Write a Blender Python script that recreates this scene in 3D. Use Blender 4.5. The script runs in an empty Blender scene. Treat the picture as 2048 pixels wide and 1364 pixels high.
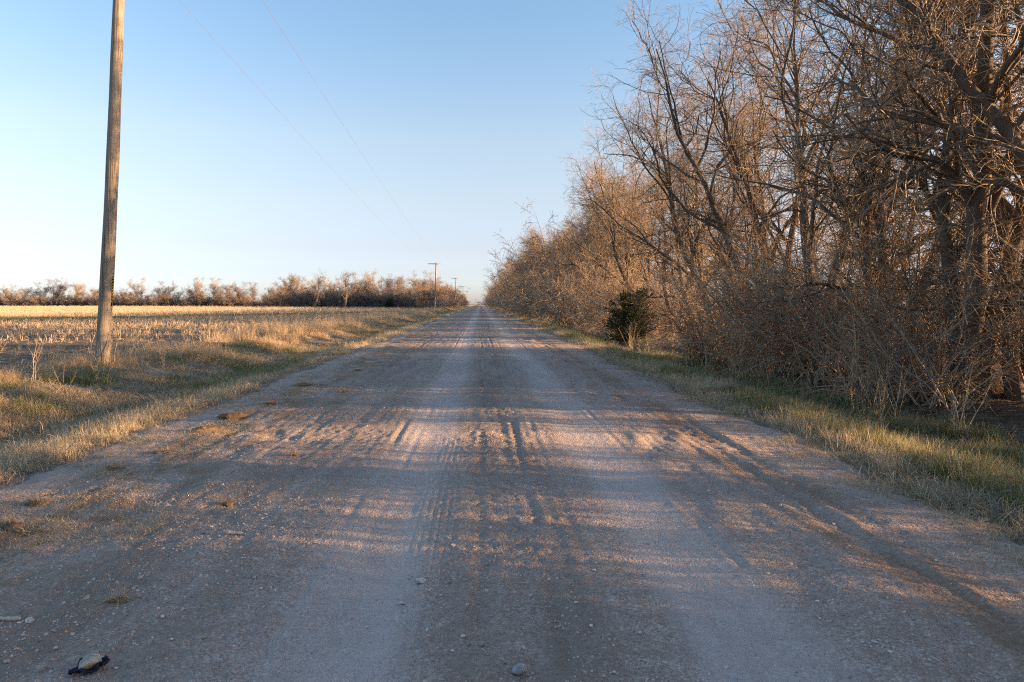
import bpy, math, random
import numpy as np
from mathutils import Vector, Euler
S = bpy.context.scene
COL = S.collection
R = math.radians
rng = np.random.default_rng(7)
random.seed(7)

# ------------------------------------------------------------------ camera, sky, sun, exposure
EYE = 1.6
cam = bpy.data.cameras.new('camera'); camo = bpy.data.objects.new('camera', cam); COL.objects.link(camo)
camo.location = (0, 0, EYE); camo.rotation_euler = (R(90), 0, 0)
cam.sensor_width = 36; cam.lens = 24; cam.shift_x = 62/2048; cam.shift_y = -75/2048
cam.clip_start = .05; cam.clip_end = 12000
S.camera = camo
SUN_EL, SUN_AZ = 8.5, 97.0          # azimuth clockwise from +Y (the road's direction)
w = bpy.data.worlds.new('World'); S.world = w; w.use_nodes = True
nt = w.node_tree; nt.nodes.clear()
sky = nt.nodes.new('ShaderNodeTexSky'); sky.sky_type = 'NISHITA'; sky.sun_disc = False
sky.sun_elevation = R(SUN_EL); sky.sun_rotation = R(SUN_AZ); sky.altitude = 300
sky.air_density = 1.0; sky.dust_density = 1.0; sky.ozone_density = 2.0
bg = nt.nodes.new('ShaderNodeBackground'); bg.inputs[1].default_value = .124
wo = nt.nodes.new('ShaderNodeOutputWorld')
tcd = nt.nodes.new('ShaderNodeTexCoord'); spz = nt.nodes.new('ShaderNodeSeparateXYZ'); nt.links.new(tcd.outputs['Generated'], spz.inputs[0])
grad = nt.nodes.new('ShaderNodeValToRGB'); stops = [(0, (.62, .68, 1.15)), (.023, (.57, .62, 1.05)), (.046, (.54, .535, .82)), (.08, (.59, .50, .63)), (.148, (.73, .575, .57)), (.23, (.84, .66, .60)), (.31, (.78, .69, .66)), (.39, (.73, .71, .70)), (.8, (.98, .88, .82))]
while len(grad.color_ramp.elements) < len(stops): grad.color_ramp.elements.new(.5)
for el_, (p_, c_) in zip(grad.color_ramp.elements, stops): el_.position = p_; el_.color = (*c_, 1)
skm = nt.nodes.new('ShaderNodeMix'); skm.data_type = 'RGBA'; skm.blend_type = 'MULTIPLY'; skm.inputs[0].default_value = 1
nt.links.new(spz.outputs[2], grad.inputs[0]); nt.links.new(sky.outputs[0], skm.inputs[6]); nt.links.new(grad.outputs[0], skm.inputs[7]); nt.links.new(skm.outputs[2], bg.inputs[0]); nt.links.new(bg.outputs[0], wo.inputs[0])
sd = Vector((math.sin(R(SUN_AZ))*math.cos(R(SUN_EL)), math.cos(R(SUN_AZ))*math.cos(R(SUN_EL)), math.sin(R(SUN_EL))))
sl = bpy.data.lights.new('sun', 'SUN'); sl.energy = 5; sl.angle = R(.5); sl.color = (1, .60, .30)
so = bpy.data.objects.new('sun', sl); COL.objects.link(so); so.rotation_euler = sd.to_track_quat('Z', 'Y').to_euler()
so.location = (60, -5, 30)
S.view_settings.view_transform = 'Standard'; S.view_settings.look = 'None'
S.view_settings.exposure = 2.2; S.view_settings.gamma = 1
S.cycles.max_bounces = 6; S.cycles.diffuse_bounces = 3; S.cycles.use_denoising = False; S.cycles.filter_width = 1.15

# ------------------------------------------------------------------ helpers
F = 24/36*2048
def at(px, py, z=0.0):
    Y = (EYE-z)*F/(py-607); return (px-962)/F*Y, Y

def h2(i, j, seed):
    n = (i.astype(np.int64)*374761393 + j.astype(np.int64)*668265263 + seed*1442695041) & 0xffffffff
    n = ((n ^ (n >> 13))*1274126177) & 0xffffffff
    n = ((n ^ (n >> 16))*2246822519) & 0xffffffff
    return ((n ^ (n >> 15)) & 0xffffff)/0xffffff
def vn(x, y, seed=0):
    x = np.asarray(x, float); y = np.asarray(y, float) + 0*x; x = x + 0*y
    i = np.floor(x); j = np.floor(y); u = x-i; v = y-j; u = u*u*(3-2*u); v = v*v*(3-2*v)
    a = h2(i, j, seed); b = h2(i+1, j, seed); c = h2(i, j+1, seed); d = h2(i+1, j+1, seed)
    return (a*(1-u)+b*u)*(1-v)+(c*(1-u)+d*u)*v - .5
def fbm(x, y, seed=0, o=4):
    s = 0; a = 1
    for k in range(o):
        s = s + a*vn(x*2**k, y*2**k, seed+k*17); a *= .5
    return s
def sst(a, b, x):
    t = np.clip((x-a)/(b-a), 0, 1); return t*t*(3-2*t)

def mesh(name, V, quads=None, tris=None, mats=(), mi_q=None, mi_t=None, smooth=True):
    me = bpy.data.meshes.new(name); V = np.asarray(V, np.float32)
    q = np.zeros((0, 4), np.int32) if quads is None else np.asarray(quads, np.int32)
    t = np.zeros((0, 3), np.int32) if tris is None else np.asarray(tris, np.int32)
    me.vertices.add(len(V)); me.vertices.foreach_set('co', V.ravel())
    me.loops.add(q.size+t.size); me.loops.foreach_set('vertex_index', np.concatenate([q.ravel(), t.ravel()]))
    me.polygons.add(len(q)+len(t))
    st = np.concatenate([np.arange(len(q))*4, q.size+np.arange(len(t))*3]).astype(np.int32)
    me.polygons.foreach_set('loop_start', st)
    if smooth: me.polygons.foreach_set('use_smooth', np.ones(len(q)+len(t), bool))
    if mi_q is not None or mi_t is not None:
        m = np.concatenate([np.zeros(len(q), np.int32) if mi_q is None else mi_q, np.zeros(len(t), np.int32) if mi_t is None else mi_t])
        me.polygons.foreach_set('material_index', m.astype(np.int32))
    for m in mats: me.materials.append(m)
    me.update(calc_edges=True); return me

def obj(name, me, parent=None, loc=(0, 0, 0), rot=(0, 0, 0), scale=None):
    o = bpy.data.objects.new(name, me); COL.objects.link(o); o.location = loc; o.rotation_euler = rot
    if scale is not None: o.scale = scale if hasattr(scale, '__len__') else (scale,)*3
    if parent: o.parent = parent
    return o
def tag(o, label=None, cat=None, group=None, kind=None):
    if label: o['label'] = label
    if cat: o['category'] = cat
    if group: o['group'] = group
    if kind: o['kind'] = kind
    return o

# ------------------------------------------------------------------ materials
class NT:
    def __init__(s, name):
        s.m = bpy.data.materials.new(name); s.m.use_nodes = True; s.t = s.m.node_tree; s.t.nodes.clear()
        s.out = s.n('ShaderNodeOutputMaterial'); s.b = s.n('ShaderNodeBsdfPrincipled')
        s.b.inputs['Specular IOR Level'].default_value = .25
        s.l(s.b.outputs[0], s.out.inputs[0]); s.pos = s.n('ShaderNodeNewGeometry').outputs['Position']
    def n(s, t): return s.t.nodes.new(t)
    def l(s, a, b): s.t.links.new(a, b)
    def setin(s, i, v):
        if hasattr(v, 'is_linked') or hasattr(v, 'links'): s.l(v, i)
        else: i.default_value = v
    def noise(s, scale, detail=3, vec=None, rough=.55, off=0):
        if isinstance(scale, (tuple, list)) or off:
            mp = s.n('ShaderNodeMapping'); s.l(vec or s.pos, mp.inputs[0])
            mp.inputs['Scale'].default_value = scale if isinstance(scale, (tuple, list)) else (scale,)*3
            mp.inputs['Location'].default_value = (off, off*1.7, off*.3); vec = mp.outputs[0]; scale = 1
        x = s.n('ShaderNodeTexNoise'); x.inputs['Scale'].default_value = scale; x.inputs['Detail'].default_value = detail
        x.inputs['Roughness'].default_value = rough; s.l(vec or s.pos, x.inputs['Vector']); return x.outputs['Fac']
    def vor(s, scale, out='Distance', vec=None):
        x = s.n('ShaderNodeTexVoronoi'); x.inputs['Scale'].default_value = scale; s.l(vec or s.pos, x.inputs['Vector']); return x.outputs[out]
    def ramp(s, f, stops):
        x = s.n('ShaderNodeValToRGB'); e = x.color_ramp.elements
        while len(e) < len(stops): e.new(.5)
        for k, (p, c) in enumerate(stops):
            e[k].position = p; e[k].color = (*(c if hasattr(c, '__len__') else (c,)*3), 1)
        s.l(f, x.inputs[0]); return x.outputs[0]
    def mix(s, f, a, b, mode='MIX'):
        x = s.n('ShaderNodeMix'); x.data_type = 'RGBA'; x.blend_type = mode
        s.setin(x.inputs[0], f)
        s.setin(x.inputs[6], a if not isinstance(a, tuple) else (*a, 1)); s.setin(x.inputs[7], b if not isinstance(b, tuple) else (*b, 1))
        return x.outputs[2]
    def math(s, op, a, b=0.0, c=None):
        x = s.n('ShaderNodeMath'); x.operation = op; s.setin(x.inputs[0], a); s.setin(x.inputs[1], b)
        if c is not None: s.setin(x.inputs[2], c)
        return x.outputs[0]
    def sep(s, v=None):
        x = s.n('ShaderNodeSeparateXYZ'); s.l(v or s.pos, x.inputs[0]); return x.outputs
    def band(s, v, a, b, c, d):      # 0 below a, 1 between b and c, 0 above d
        u = s.n('ShaderNodeMapRange'); u.interpolation_type = 'SMOOTHSTEP'; s.l(v, u.inputs[0]); u.inputs[1].default_value = a; u.inputs[2].default_value = b
        k = s.n('ShaderNodeMapRange'); k.interpolation_type = 'SMOOTHSTEP'; s.l(v, k.inputs[0]); k.inputs[1].default_value = c; k.inputs[2].default_value = d
        k.inputs[3].default_value = 1; k.inputs[4].default_value = 0
        return s.math('MULTIPLY', u.outputs[0], k.outputs[0])
    def fin(s, col, rough=.9, bump=None, bd=.01, bs=1.0, bump2=None, bd2=.02):
        s.setin(s.b.inputs['Base Color'], col if not isinstance(col, tuple) else (*col, 1)); s.setin(s.b.inputs['Roughness'], rough)
        nrm = None
        for b_, d_ in ((bump2, bd2), (bump, bd)):
            if b_ is None: continue
            x = s.n('ShaderNodeBump'); x.inputs['Distance'].default_value = d_; x.inputs['Strength'].default_value = bs; s.l(b_, x.inputs['Height'])
            if nrm is not None: s.l(nrm, x.inputs['Normal'])
            nrm = x.outputs[0]
        if nrm is not None: s.l(nrm, s.b.inputs['Normal'])
        return s.m

def simple(name, c1, c2, scale, rough=.9, c3=None, transl=0.0):
    t = NT(name); st = [(.3, c1), (.7, c2)] if c3 is None else [(.28, c1), (.5, c2), (.72, c3)]
    c = t.ramp(t.noise(scale, 3), st); t.fin(c, rough)
    if transl:
        tr = t.n('ShaderNodeBsdfTranslucent'); t.l(c, tr.inputs[0]); mx = t.n('ShaderNodeMixShader'); mx.inputs[0].default_value = transl
        t.l(t.b.outputs[0], mx.inputs[1]); t.l(tr.outputs[0], mx.inputs[2]); t.l(mx.outputs[0], t.out.inputs[0])
    return t.m

def bark_mat(name, c1, c2, zs=3):
    t = NT(name); n1 = t.noise((14, 14, zs), 5); n2 = t.noise(1.3, 2)
    c = t.mix(n2, t.ramp(n1, [(.3, c1), (.7, c2)]), tuple(x*1.15 for x in c2)); return t.fin(c, .9, n1, .03)
M = {}
M['bark'] = bark_mat('tree_bark', (.03, .025, .02), (.12, .095, .07))
M['twig'] = simple('brown_twigs', (.13, .105, .08), (.29, .225, .155), .8, .75, (.44, .34, .22))
M['brush'] = simple('brush_stems', (.12, .085, .06), (.27, .19, .125), .9, .75, (.42, .31, .20))
M['twig_tan'] = simple('tan_twigs', (.21, .165, .12), (.40, .32, .23), .9, .75)
M['twig_gold'] = simple('golden_twigs', (.26, .18, .11), (.38, .27, .17), .6, .8)
M['twig_pale'] = simple('pale_twigs', (.36, .31, .24), (.52, .45, .36), .6, .8)
M['twig_dusk'] = simple('dull_purple_twigs', (.14, .115, .105), (.23, .19, .17), .6, .8)
M['straw'] = simple('straw_grass', (.40, .32, .20), (.60, .49, .32), 2.2, .8, (.62, .52, .36), .3)
M['straw_red'] = simple('russet_grass', (.34, .22, .12), (.50, .34, .19), 1.7, .8, (.56, .42, .27), .3)
M['straw_mix'] = simple('grey_straw_grass', (.20, .165, .115), (.36, .30, .21), 2.6, .8, (.30, .25, .17), .3)
M['green'] = simple('green_grass', (.07, .10, .025), (.15, .18, .05), 1.8, .7, (.30, .27, .12), .35)
M['cedar'] = simple('cedar_needles', (.02, .032, .013), (.04, .055, .02), 5, .7, (.08, .065, .028))
M['husk'] = simple('corn_husk', (.16, .125, .085), (.32, .25, .17), 3.5, .8, (.48, .39, .28), .1)
M['stubble'] = simple('corn_stubble', (.26, .20, .135), (.42, .33, .225), 2.5, .8, (.56, .46, .34), .12)

# ------------------------------------------------------------------ road and ground relief
PX = np.array([-4000, -12, -9.6, -8.6, -7.9, -6.9, -5.9, -5.0, -4.4, -4.0, -3.6, 3.3, 3.6, 3.95, 4.7, 5.5, 6.4, 7.6, 8.8, 12, 4000])
PZ = np.array([.0, .0, .02, .0, -.14, -.34, -.31, -.14, -.075, -.16, -.35, -.35, -.16, -.09, -.13, -.36, -.5, -.36, -.1, 0, 0])
def gz(X, Y):
    X = np.asarray(X, float); Y = np.asarray(Y, float)
    z = np.interp(X + .5*fbm(X*.1, Y*.12, 3, 2)*sst(4.5, 6, abs(X)), PX, PZ)
    side = sst(3.9, 5, abs(X))
    z = z + side*(.065*fbm(X*1.3, Y*1.3, 11, 3) + .05*fbm(X*5, Y*5, 12, 2)*(1-sst(20, 60, Y)))
    return z + sst(500, 3000, np.hypot(X, Y))*(-1.0)
def ledge(Y): return -4.36 + .35*fbm(Y*.5, 3.3, 21, 3) + .28*fbm(Y*2.6, 5.5, 23, 3)
def redge(Y): return 3.74 + .3*fbm(Y*.5, 9.1, 22, 3) + .28*fbm(Y*2.6, 7.7, 24, 3)
def rz(X, Y):
    X = np.asarray(X, float); Y = np.asarray(Y, float)
    near = 1-sst(35, 90, Y)
    z = -.05*(X/4)**2
    wob = X + .05*fbm(Y*.25, 0*X, 31, 2)
    rough = .4 + np.exp(-((X-.25)/.42)**2)*1.3 + sst(-.95, -1.25, X)*(1-sst(-3.2, -3.5, X)*.3) + sst(1.75, 2.1, X)*.5
    z = z - .018*np.exp(-((X+.62)/.3)**2) - .02*np.exp(-((X-1.25)/.36)**2)
    z = z + near*(.009*vn(wob*7+.5*fbm(X, Y*.2, 40, 2), Y*.2, 41)*rough + .006*vn(wob*17, Y*.5, 42)*rough)     # long ruts
    # fine tread lines beside the left wheel path
    tr = np.exp(-((X+.32)/.16)**2); z = z + near*tr*.0045*np.sin(wob*2*math.pi/.055)*sst(-.3, .1, vn(X*.8, Y*.3, 58))
    for gx_, gw, ga, gs in ((-1.02, .035, .009, 81), (-.78, .03, .006, 82), (.02, .035, .009, 83), (.42, .04, .011, 84), (.68, .03, .007, 85), (1.62, .03, .006, 86), (1.95, .03, .006, 87), (-2.3, .04, .010, 88)):
        cx = gx_+.09*vn(Y*.16, gs*1.3, gs); z = z + near*(-ga*np.exp(-((X-cx)/gw)**2)+.6*ga*np.exp(-((np.abs(X-cx)-gw*2)/gw)**2))*(.55+.9*vn(Y*1.1, gs, gs+1))
    # washboard and swirls on the right half
    wb = sst(1.5, 1.9, X)*(1-sst(2.3, 2.6, X)); ph = Y*1.6 - X*5 + 3*fbm(X*.7, Y*.3, 44, 2)
    z = z + near*wb*.020*np.sin(ph*2.2+2*fbm(X*2, Y*.9, 57, 2))*np.clip(.5+1.6*vn(X*.9, Y*.5, 45), 0, 1.3)
    wl = sst(-1.6, -2.1, X)*(1-sst(-3.3, -3.7, X)*.5)
    z = z + near*wl*.036*fbm(X*2.4+.6*Y, Y*1.7, 46, 4)
    # brown dirt track churned by tyres
    tk = np.exp(-((X-2.66-.05*vn(Y*.4, 1.1, 47))/.3)**2)
    tk = tk*np.clip(.65+1.5*vn(Y*.55, 2.2, 60), .15, 1.3)
    z = z + near*tk*(.055*vn(wob*9, Y*.35, 48) + .02*vn(X*14, Y*7, 49) - .012)
    # loose windrow on the left shoulder
    ws = np.exp(-((X+3.38)/.22)**2); z = z + near*ws*(.10*np.clip(fbm(X*3, Y*1.6, 50, 4)-.02, 0, 1))
    z = z + near*.010*rough*fbm(X*5, Y*4, 56, 2) + near*rough*.009*fbm(X*22, Y*22, 51, 2)*(1-sst(12, 30, Y)) + near*.02*fbm(X*.8, Y*.6, 53, 3)
    e = np.maximum(X-redge(Y), ledge(Y)-X)
    return z - .025*sst(-.25, .05, e) - .45*sst(0, .5, e)

def grid(name, xs, ys, zf, mat):
    X, Y = np.meshgrid(xs, ys); Z = zf(X, Y); V = np.stack([X, Y, Z], -1).reshape(-1, 3)
    nx = len(xs); a = (np.arange(len(ys)-1)[:, None]*nx + np.arange(nx-1)[None, :]).ravel()
    return obj(name, mesh(name, V, np.stack([a, a+1, a+nx+1, a+nx], 1), mats=[mat]))

def road_mat():
    t = NT('gravel_road'); x, y, z = t.sep()
    wob = t.math('ADD', x, t.math('MULTIPLY', t.noise(.35, 2, off=3), .5)); wob = t.math('SUBTRACT', wob, .25)
    base = t.ramp(t.noise(38, 4, rough=.7), [(.3, (.16, .13, .11)), (.5, (.33, .275, .24)), (.72, (.50, .43, .38))])
    big = t.noise((.9, .35, 1), 4, off=5); base = t.mix(t.math('MULTIPLY', big, .5), base, (.27, .22, .185))
    st = t.vor(85, 'Color'); sc = t.ramp(t.sep(st)[0], [(.0, (.15, .115, .095)), (.45, (.33, .27, .235)), (.85, (.47, .40, .35)), (1, (.66, .60, .53))])
    base = t.mix(.5, base, sc)
    fl = t.ramp(t.noise(6.5, 5, rough=.7, off=14), [(.38, .0), (.62, .55)]); base = t.mix(fl, base, (.23, .18, .145))
    # packed wheel paths: finer, paler, dusty
    pth = t.math('MAXIMUM', t.band(wob, -1.15, -.85, -.5, -.2), t.band(wob, .85, 1.1, 1.45, 1.8))
    pth = t.math('MULTIPLY', pth, t.ramp(t.noise((1.6, .35, 1), 3, off=9), [(.3, .25), (.6, 1.0)]))
    base = t.mix(t.math('MULTIPLY', pth, .62), base, (.47, .42, .395))
    # damp darker loose gravel between
    dk = t.math('MAXIMUM', t.band(wob, -.3, 0, .45, .8), t.band(wob, -3.0, -2.4, -1.6, -1.0))
    dk = t.math('MULTIPLY', dk, t.ramp(t.noise((2.2, .4, 1), 4, off=12), [(.35, 0), (.65, .75)]))
    base = t.mix(dk, base, (.19, .15, .12))
    br = t.math('MULTIPLY', t.band(t.math('ADD', wob, t.math('MULTIPLY', t.noise((3, .8, 1), 4, off=4), .3)), 2.3, 2.7, 2.95, 3.3), t.ramp(t.noise((4, .7, 1), 5, off=2), [(.38, .1), (.62, .75)]))
    base = t.mix(br, base, t.ramp(t.noise(30, 3), [(.3, (.11, .07, .04)), (.7, (.25, .165, .10))]))
    lf = t.math('MULTIPLY', t.band(wob, -3.9, -3.5, -3.1, -1.9), t.ramp(t.noise((2.2, 1.3, 1), 6, rough=.7, off=7), [(.42, 0), (.58, .85)]))
    base = t.mix(lf, base, (.18, .125, .075))
    mh = t.mix(.5, t.vor(60), t.noise(90, 2)); 
    base = t.mix(1.0, base, (1.0, .985, .97), 'MULTIPLY')
    return t.fin(base, .95, mh, .009, 1.0, t.noise(14, 4, rough=.7), .02)

def ground_mat():
    t = NT('verge_and_field'); x, y, z = t.sep()
    soil = t.ramp(t.noise(3.5, 5), [(.3, (.05, .038, .028)), (.7, (.12, .09, .065))])
    litter = t.ramp(t.noise((16, 28, 8), 4), [(.42, (.10, .075, .05)), (.55, (.32, .24, .15)), (.7, (.5, .39, .26))])
    verge = t.mix(t.ramp(t.noise(2.2, 4, off=3), [(.4, 0), (.65, 1)]), t.ramp(t.noise(9, 4), [(.3, (.09, .075, .045)), (.7, (.24, .19, .12))]), (.30, .245, .165))
    # corn field
    far = t.n('ShaderNodeMapRange'); far.interpolation_type = 'SMOOTHSTEP'; t.l(y, far.inputs[0]); far.inputs[1].default_value = 30; far.inputs[2].default_value = 85
    cover = t.math('ADD', t.math('MULTIPLY', far.outputs[0], .75), t.math('MULTIPLY', t.noise((.12, .3, 1), 4, off=6), .5)); cover = t.math('SUBTRACT', cover, .2)
    gold = t.ramp(t.noise((2.5, .5, 1), 5), [(.3, (.20, .145, .095)), (.5, (.33, .25, .165)), (.7, (.42, .33, .23))])
    field = t.mix(cover, t.mix(.15, soil, litter), gold)
    field = t.mix(t.ramp(t.noise((.03, .08, 1), 3, off=8), [(.45, 0), (.62, .55)]), field, (.20, .135, .09))
    # curved grassed waterway
    u = t.math('ADD', x, 44.0); q = t.math('ADD', t.math('MULTIPLY', u, 1.35), t.math('MULTIPLY', t.math('MULTIPLY', u, u), .02))
    d = t.math('SUBTRACT', t.math('ADD', y, t.math('MULTIPLY', t.noise(.15, 2), 6)), t.math('ADD', q, 65))
    gb = t.band(d, -8, -5.5, 5, 8)
    field = t.mix(gb, field, t.ramp(t.noise(1.2, 4), [(.3, (.06, .09, .03)), (.7, (.12, .14, .055))]))
    left = t.band(x, -5000, -4999, -9.8, -8.9)
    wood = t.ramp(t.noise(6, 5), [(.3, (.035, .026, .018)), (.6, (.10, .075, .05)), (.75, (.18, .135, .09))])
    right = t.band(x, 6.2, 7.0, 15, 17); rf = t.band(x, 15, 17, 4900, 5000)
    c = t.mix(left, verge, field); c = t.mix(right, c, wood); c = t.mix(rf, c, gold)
    # bare gravelly shoulders
    c = t.mix(t.math('MULTIPLY', t.band(t.math('ADD', x, t.math('MULTIPLY', t.noise(.5, 3, off=21), .6)), -5.8, -5.4, -5.0, -4.7), .6), c, (.34, .30, .25))
    sh = t.math('MAXIMUM', t.band(x, -4.7, -4.4, -3, -2.9), t.band(x, 3, 3.1, 4.1, 4.6))
    c = t.mix(t.math('MULTIPLY', sh, .8), c, (.17, .145, .125))
    return t.fin(c, .95, t.noise(28, 4), .03, 1, t.noise(5, 4), .06)

ys = [2.2]
while ys[-1] < 60: ys.append(ys[-1]*1.0052)
while ys[-1] < 1600: ys.append(ys[-1]*1.03)
ys = [-16, -8, -3, 0, 1.2] + ys
rx = np.concatenate([np.linspace(-5, -3.9, 20), np.linspace(-3.88, 3.88, 380), np.linspace(3.9, 4.6, 14)])
road = tag(grid('road', rx, np.array(ys), rz, road_mat()), kind='structure', label='dusty pinkish grey gravel road running straight to the horizon')
gx = np.concatenate([-np.geomspace(5000, 12.2, 60), np.arange(-12, -3.4, .075), np.linspace(-3.2, 3.2, 5), np.arange(3.4, 11, .075), np.geomspace(11.3, 5000, 60)])
gy = [3.0]
while gy[-1] < 40: gy.append(gy[-1]*1.012)
while gy[-1] < 9000: gy.append(gy[-1]*1.04)
gy = [-6000, -600, -80, -30, -15, -6, -2, 0, 1.5, 2.4] + gy
ground = tag(grid('ground', gx, np.array(gy), gz, ground_mat()), kind='structure', label='flat farmland with grassy ditches beside the road')

# ------------------------------------------------------------------ scatter (one stuff object, instances on points)
LIB = {}
def lib(name, meshes):
    c = bpy.data.collections.new(name)
    for k, me in enumerate(meshes):
        o = bpy.data.objects.new('%s_%02d' % (name, k), me); c.objects.link(o)
    LIB[name] = (c, len(meshes)); return c
def scatter(name, libname, P, rot, scl, label, cat=None):
    c, nvar = LIB[libname]; n = len(P)
    me = bpy.data.meshes.new(name); me.vertices.add(n); me.vertices.foreach_set('co', np.asarray(P, np.float32).ravel())
    a = me.attributes.new('rot', 'FLOAT_VECTOR', 'POINT'); a.data.foreach_set('vector', np.asarray(rot, np.float32).ravel())
    s3 = np.asarray(scl, np.float32); s3 = np.repeat(s3[:, None], 3, 1) if s3.ndim == 1 else s3
    a = me.attributes.new('scl', 'FLOAT_VECTOR', 'POINT'); a.data.foreach_set('vector', s3.ravel())
    a = me.attributes.new('idx', 'INT', 'POINT'); a.data.foreach_set('value', rng.integers(0, nvar, n).astype(np.int32))
    o = obj(name, me)
    g = bpy.data.node_groups.new(name, 'GeometryNodeTree')
    g.interface.new_socket('Geometry', in_out='INPUT', socket_type='NodeSocketGeometry')
    g.interface.new_socket('Geometry', in_out='OUTPUT', socket_type='NodeSocketGeometry')
    N = g.nodes.new; L = g.links.new
    gi = N('NodeGroupInput'); go = N('NodeGroupOutput'); ci = N('GeometryNodeCollectionInfo'); ci.inputs[0].default_value = c
    ci.inputs['Separate Children'].default_value = True; ci.inputs['Reset Children'].default_value = True
    ip = N('GeometryNodeInstanceOnPoints'); ip.inputs['Pick Instance'].default_value = True
    def attr(nm, dt):
        x = N('GeometryNodeInputNamedAttribute'); x.data_type = dt; x.inputs[0].default_value = nm; return x.outputs['Attribute']
    er = N('FunctionNodeEulerToRotation'); L(attr('rot', 'FLOAT_VECTOR'), er.inputs[0])
    L(gi.outputs[0], ip.inputs['Points']); L(ci.outputs[0], ip.inputs['Instance']); L(er.outputs[0], ip.inputs['Rotation'])
    L(attr('scl', 'FLOAT_VECTOR'), ip.inputs['Scale']); L(attr('idx', 'INT'), ip.inputs['Instance Index']); L(ip.outputs[0], go.inputs[0])
    md = o.modifiers.new('scatter', 'NODES'); md.node_group = g
    tag(o, label=label, cat=cat, kind='stuff'); return o
def zrot(n, tilt=.1):
    r = rng.normal(0, tilt, (n, 3)); r[:, 2] = rng.uniform(0, 6.283, n); return r

# ------------------------------------------------------------------ branching plants
def unit(v): return v/np.maximum(np.linalg.norm(v, axis=-1, keepdims=True), 1e-9)
def walk(p0, d, length, K, wig, grav, r0, r1):
    """N branches as polylines; grav: bend towards +z per step"""
    N = len(p0); P = np.zeros((N, K, 3)); P[:, 0] = p0; d = unit(d); st = (length/(K-1))[:, None]
    grav = np.broadcast_to(np.asarray(grav, float), (N,))
    for k in range(1, K):
        d = unit(d + rng.normal(0, wig, (N, 3)) + np.stack([0*grav, 0*grav, grav], 1)); P[:, k] = P[:, k-1] + d*st
    t = np.linspace(0, 1, K)[None, :]; r0 = np.asarray(r0)[:, None]; r1 = np.asarray(r1)[:, None] if hasattr(r1, '__len__') else r1
    return P, r0*(1-t) + r1*t
def sprout(P, Rr, n, t0, t1, ang, aj, length, K, wig, grav, ratio, rmax, rend, up=0.0, outward=0.0, tl=.5):
    N, KP, _ = P.shape; m = N*n
    pi = np.repeat(np.arange(N), n); t = rng.uniform(t0, t1, m)
    f = t*(KP-1); k = np.minimum(f.astype(int), KP-2); u = (f-k)[:, None]
    p = P[pi, k]*(1-u) + P[pi, k+1]*u; T = unit(P[pi, k+1]-P[pi, k]); r = Rr[pi, k]*(1-u[:, 0]) + Rr[pi, k+1]*u[:, 0]
    Q = unit(np.cross(T, rng.normal(0, 1, (m, 3)))); a = ang + rng.normal(0, aj, m)
    d = np.cos(a)[:, None]*T + np.sin(a)[:, None]*Q; d[:, 2] += up
    if outward:
        oo = p.copy(); oo[:, 2] = 0; d += unit(oo)*outward
    ln = length*rng.uniform(.6, 1.25, m)*(1-tl*t)
    return walk(p, d, ln, K, wig, grav, np.minimum(r*ratio, rmax), rend)
def tubes(P, Rr, sides):
    N, K, _ = P.shape; T = np.zeros_like(P); T[:, 1:-1] = P[:, 2:]-P[:, :-2]; T[:, 0] = P[:, 1]-P[:, 0]; T[:, -1] = P[:, -1]-P[:, -2]; T = unit(T)
    ref = unit(rng.normal(0, 1, (N, 1, 3))); A = unit(np.cross(T, ref+.001)); B = np.cross(T, A)
    th = np.arange(sides)*2*math.pi/sides; c = np.cos(th)[None, None, :, None]; s = np.sin(th)[None, None, :, None]
    V = P[:, :, None, :] + Rr[:, :, None, None]*(A[:, :, None, :]*c + B[:, :, None, :]*s)
    n_ = (np.arange(N)*K*sides)[:, None, None]; k_ = (np.arange(K-1)*sides)[None, :, None]; j = np.arange(sides)[None, None, :]; j2 = (j+1) % sides
    q = np.stack([n_+k_+j, n_+k_+j2, n_+k_+sides+j2, n_+k_+sides+j], -1).reshape(-1, 4)
    return V.reshape(-1, 3), q
def join(parts):
    V = []; Q = []; MI = []; o = 0
    for v, q, m in parts:
        V.append(v); Q.append(q+o); MI.append(np.full(len(q), m)); o += len(v)
    return np.concatenate(V), np.concatenate(Q), np.concatenate(MI)

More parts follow.
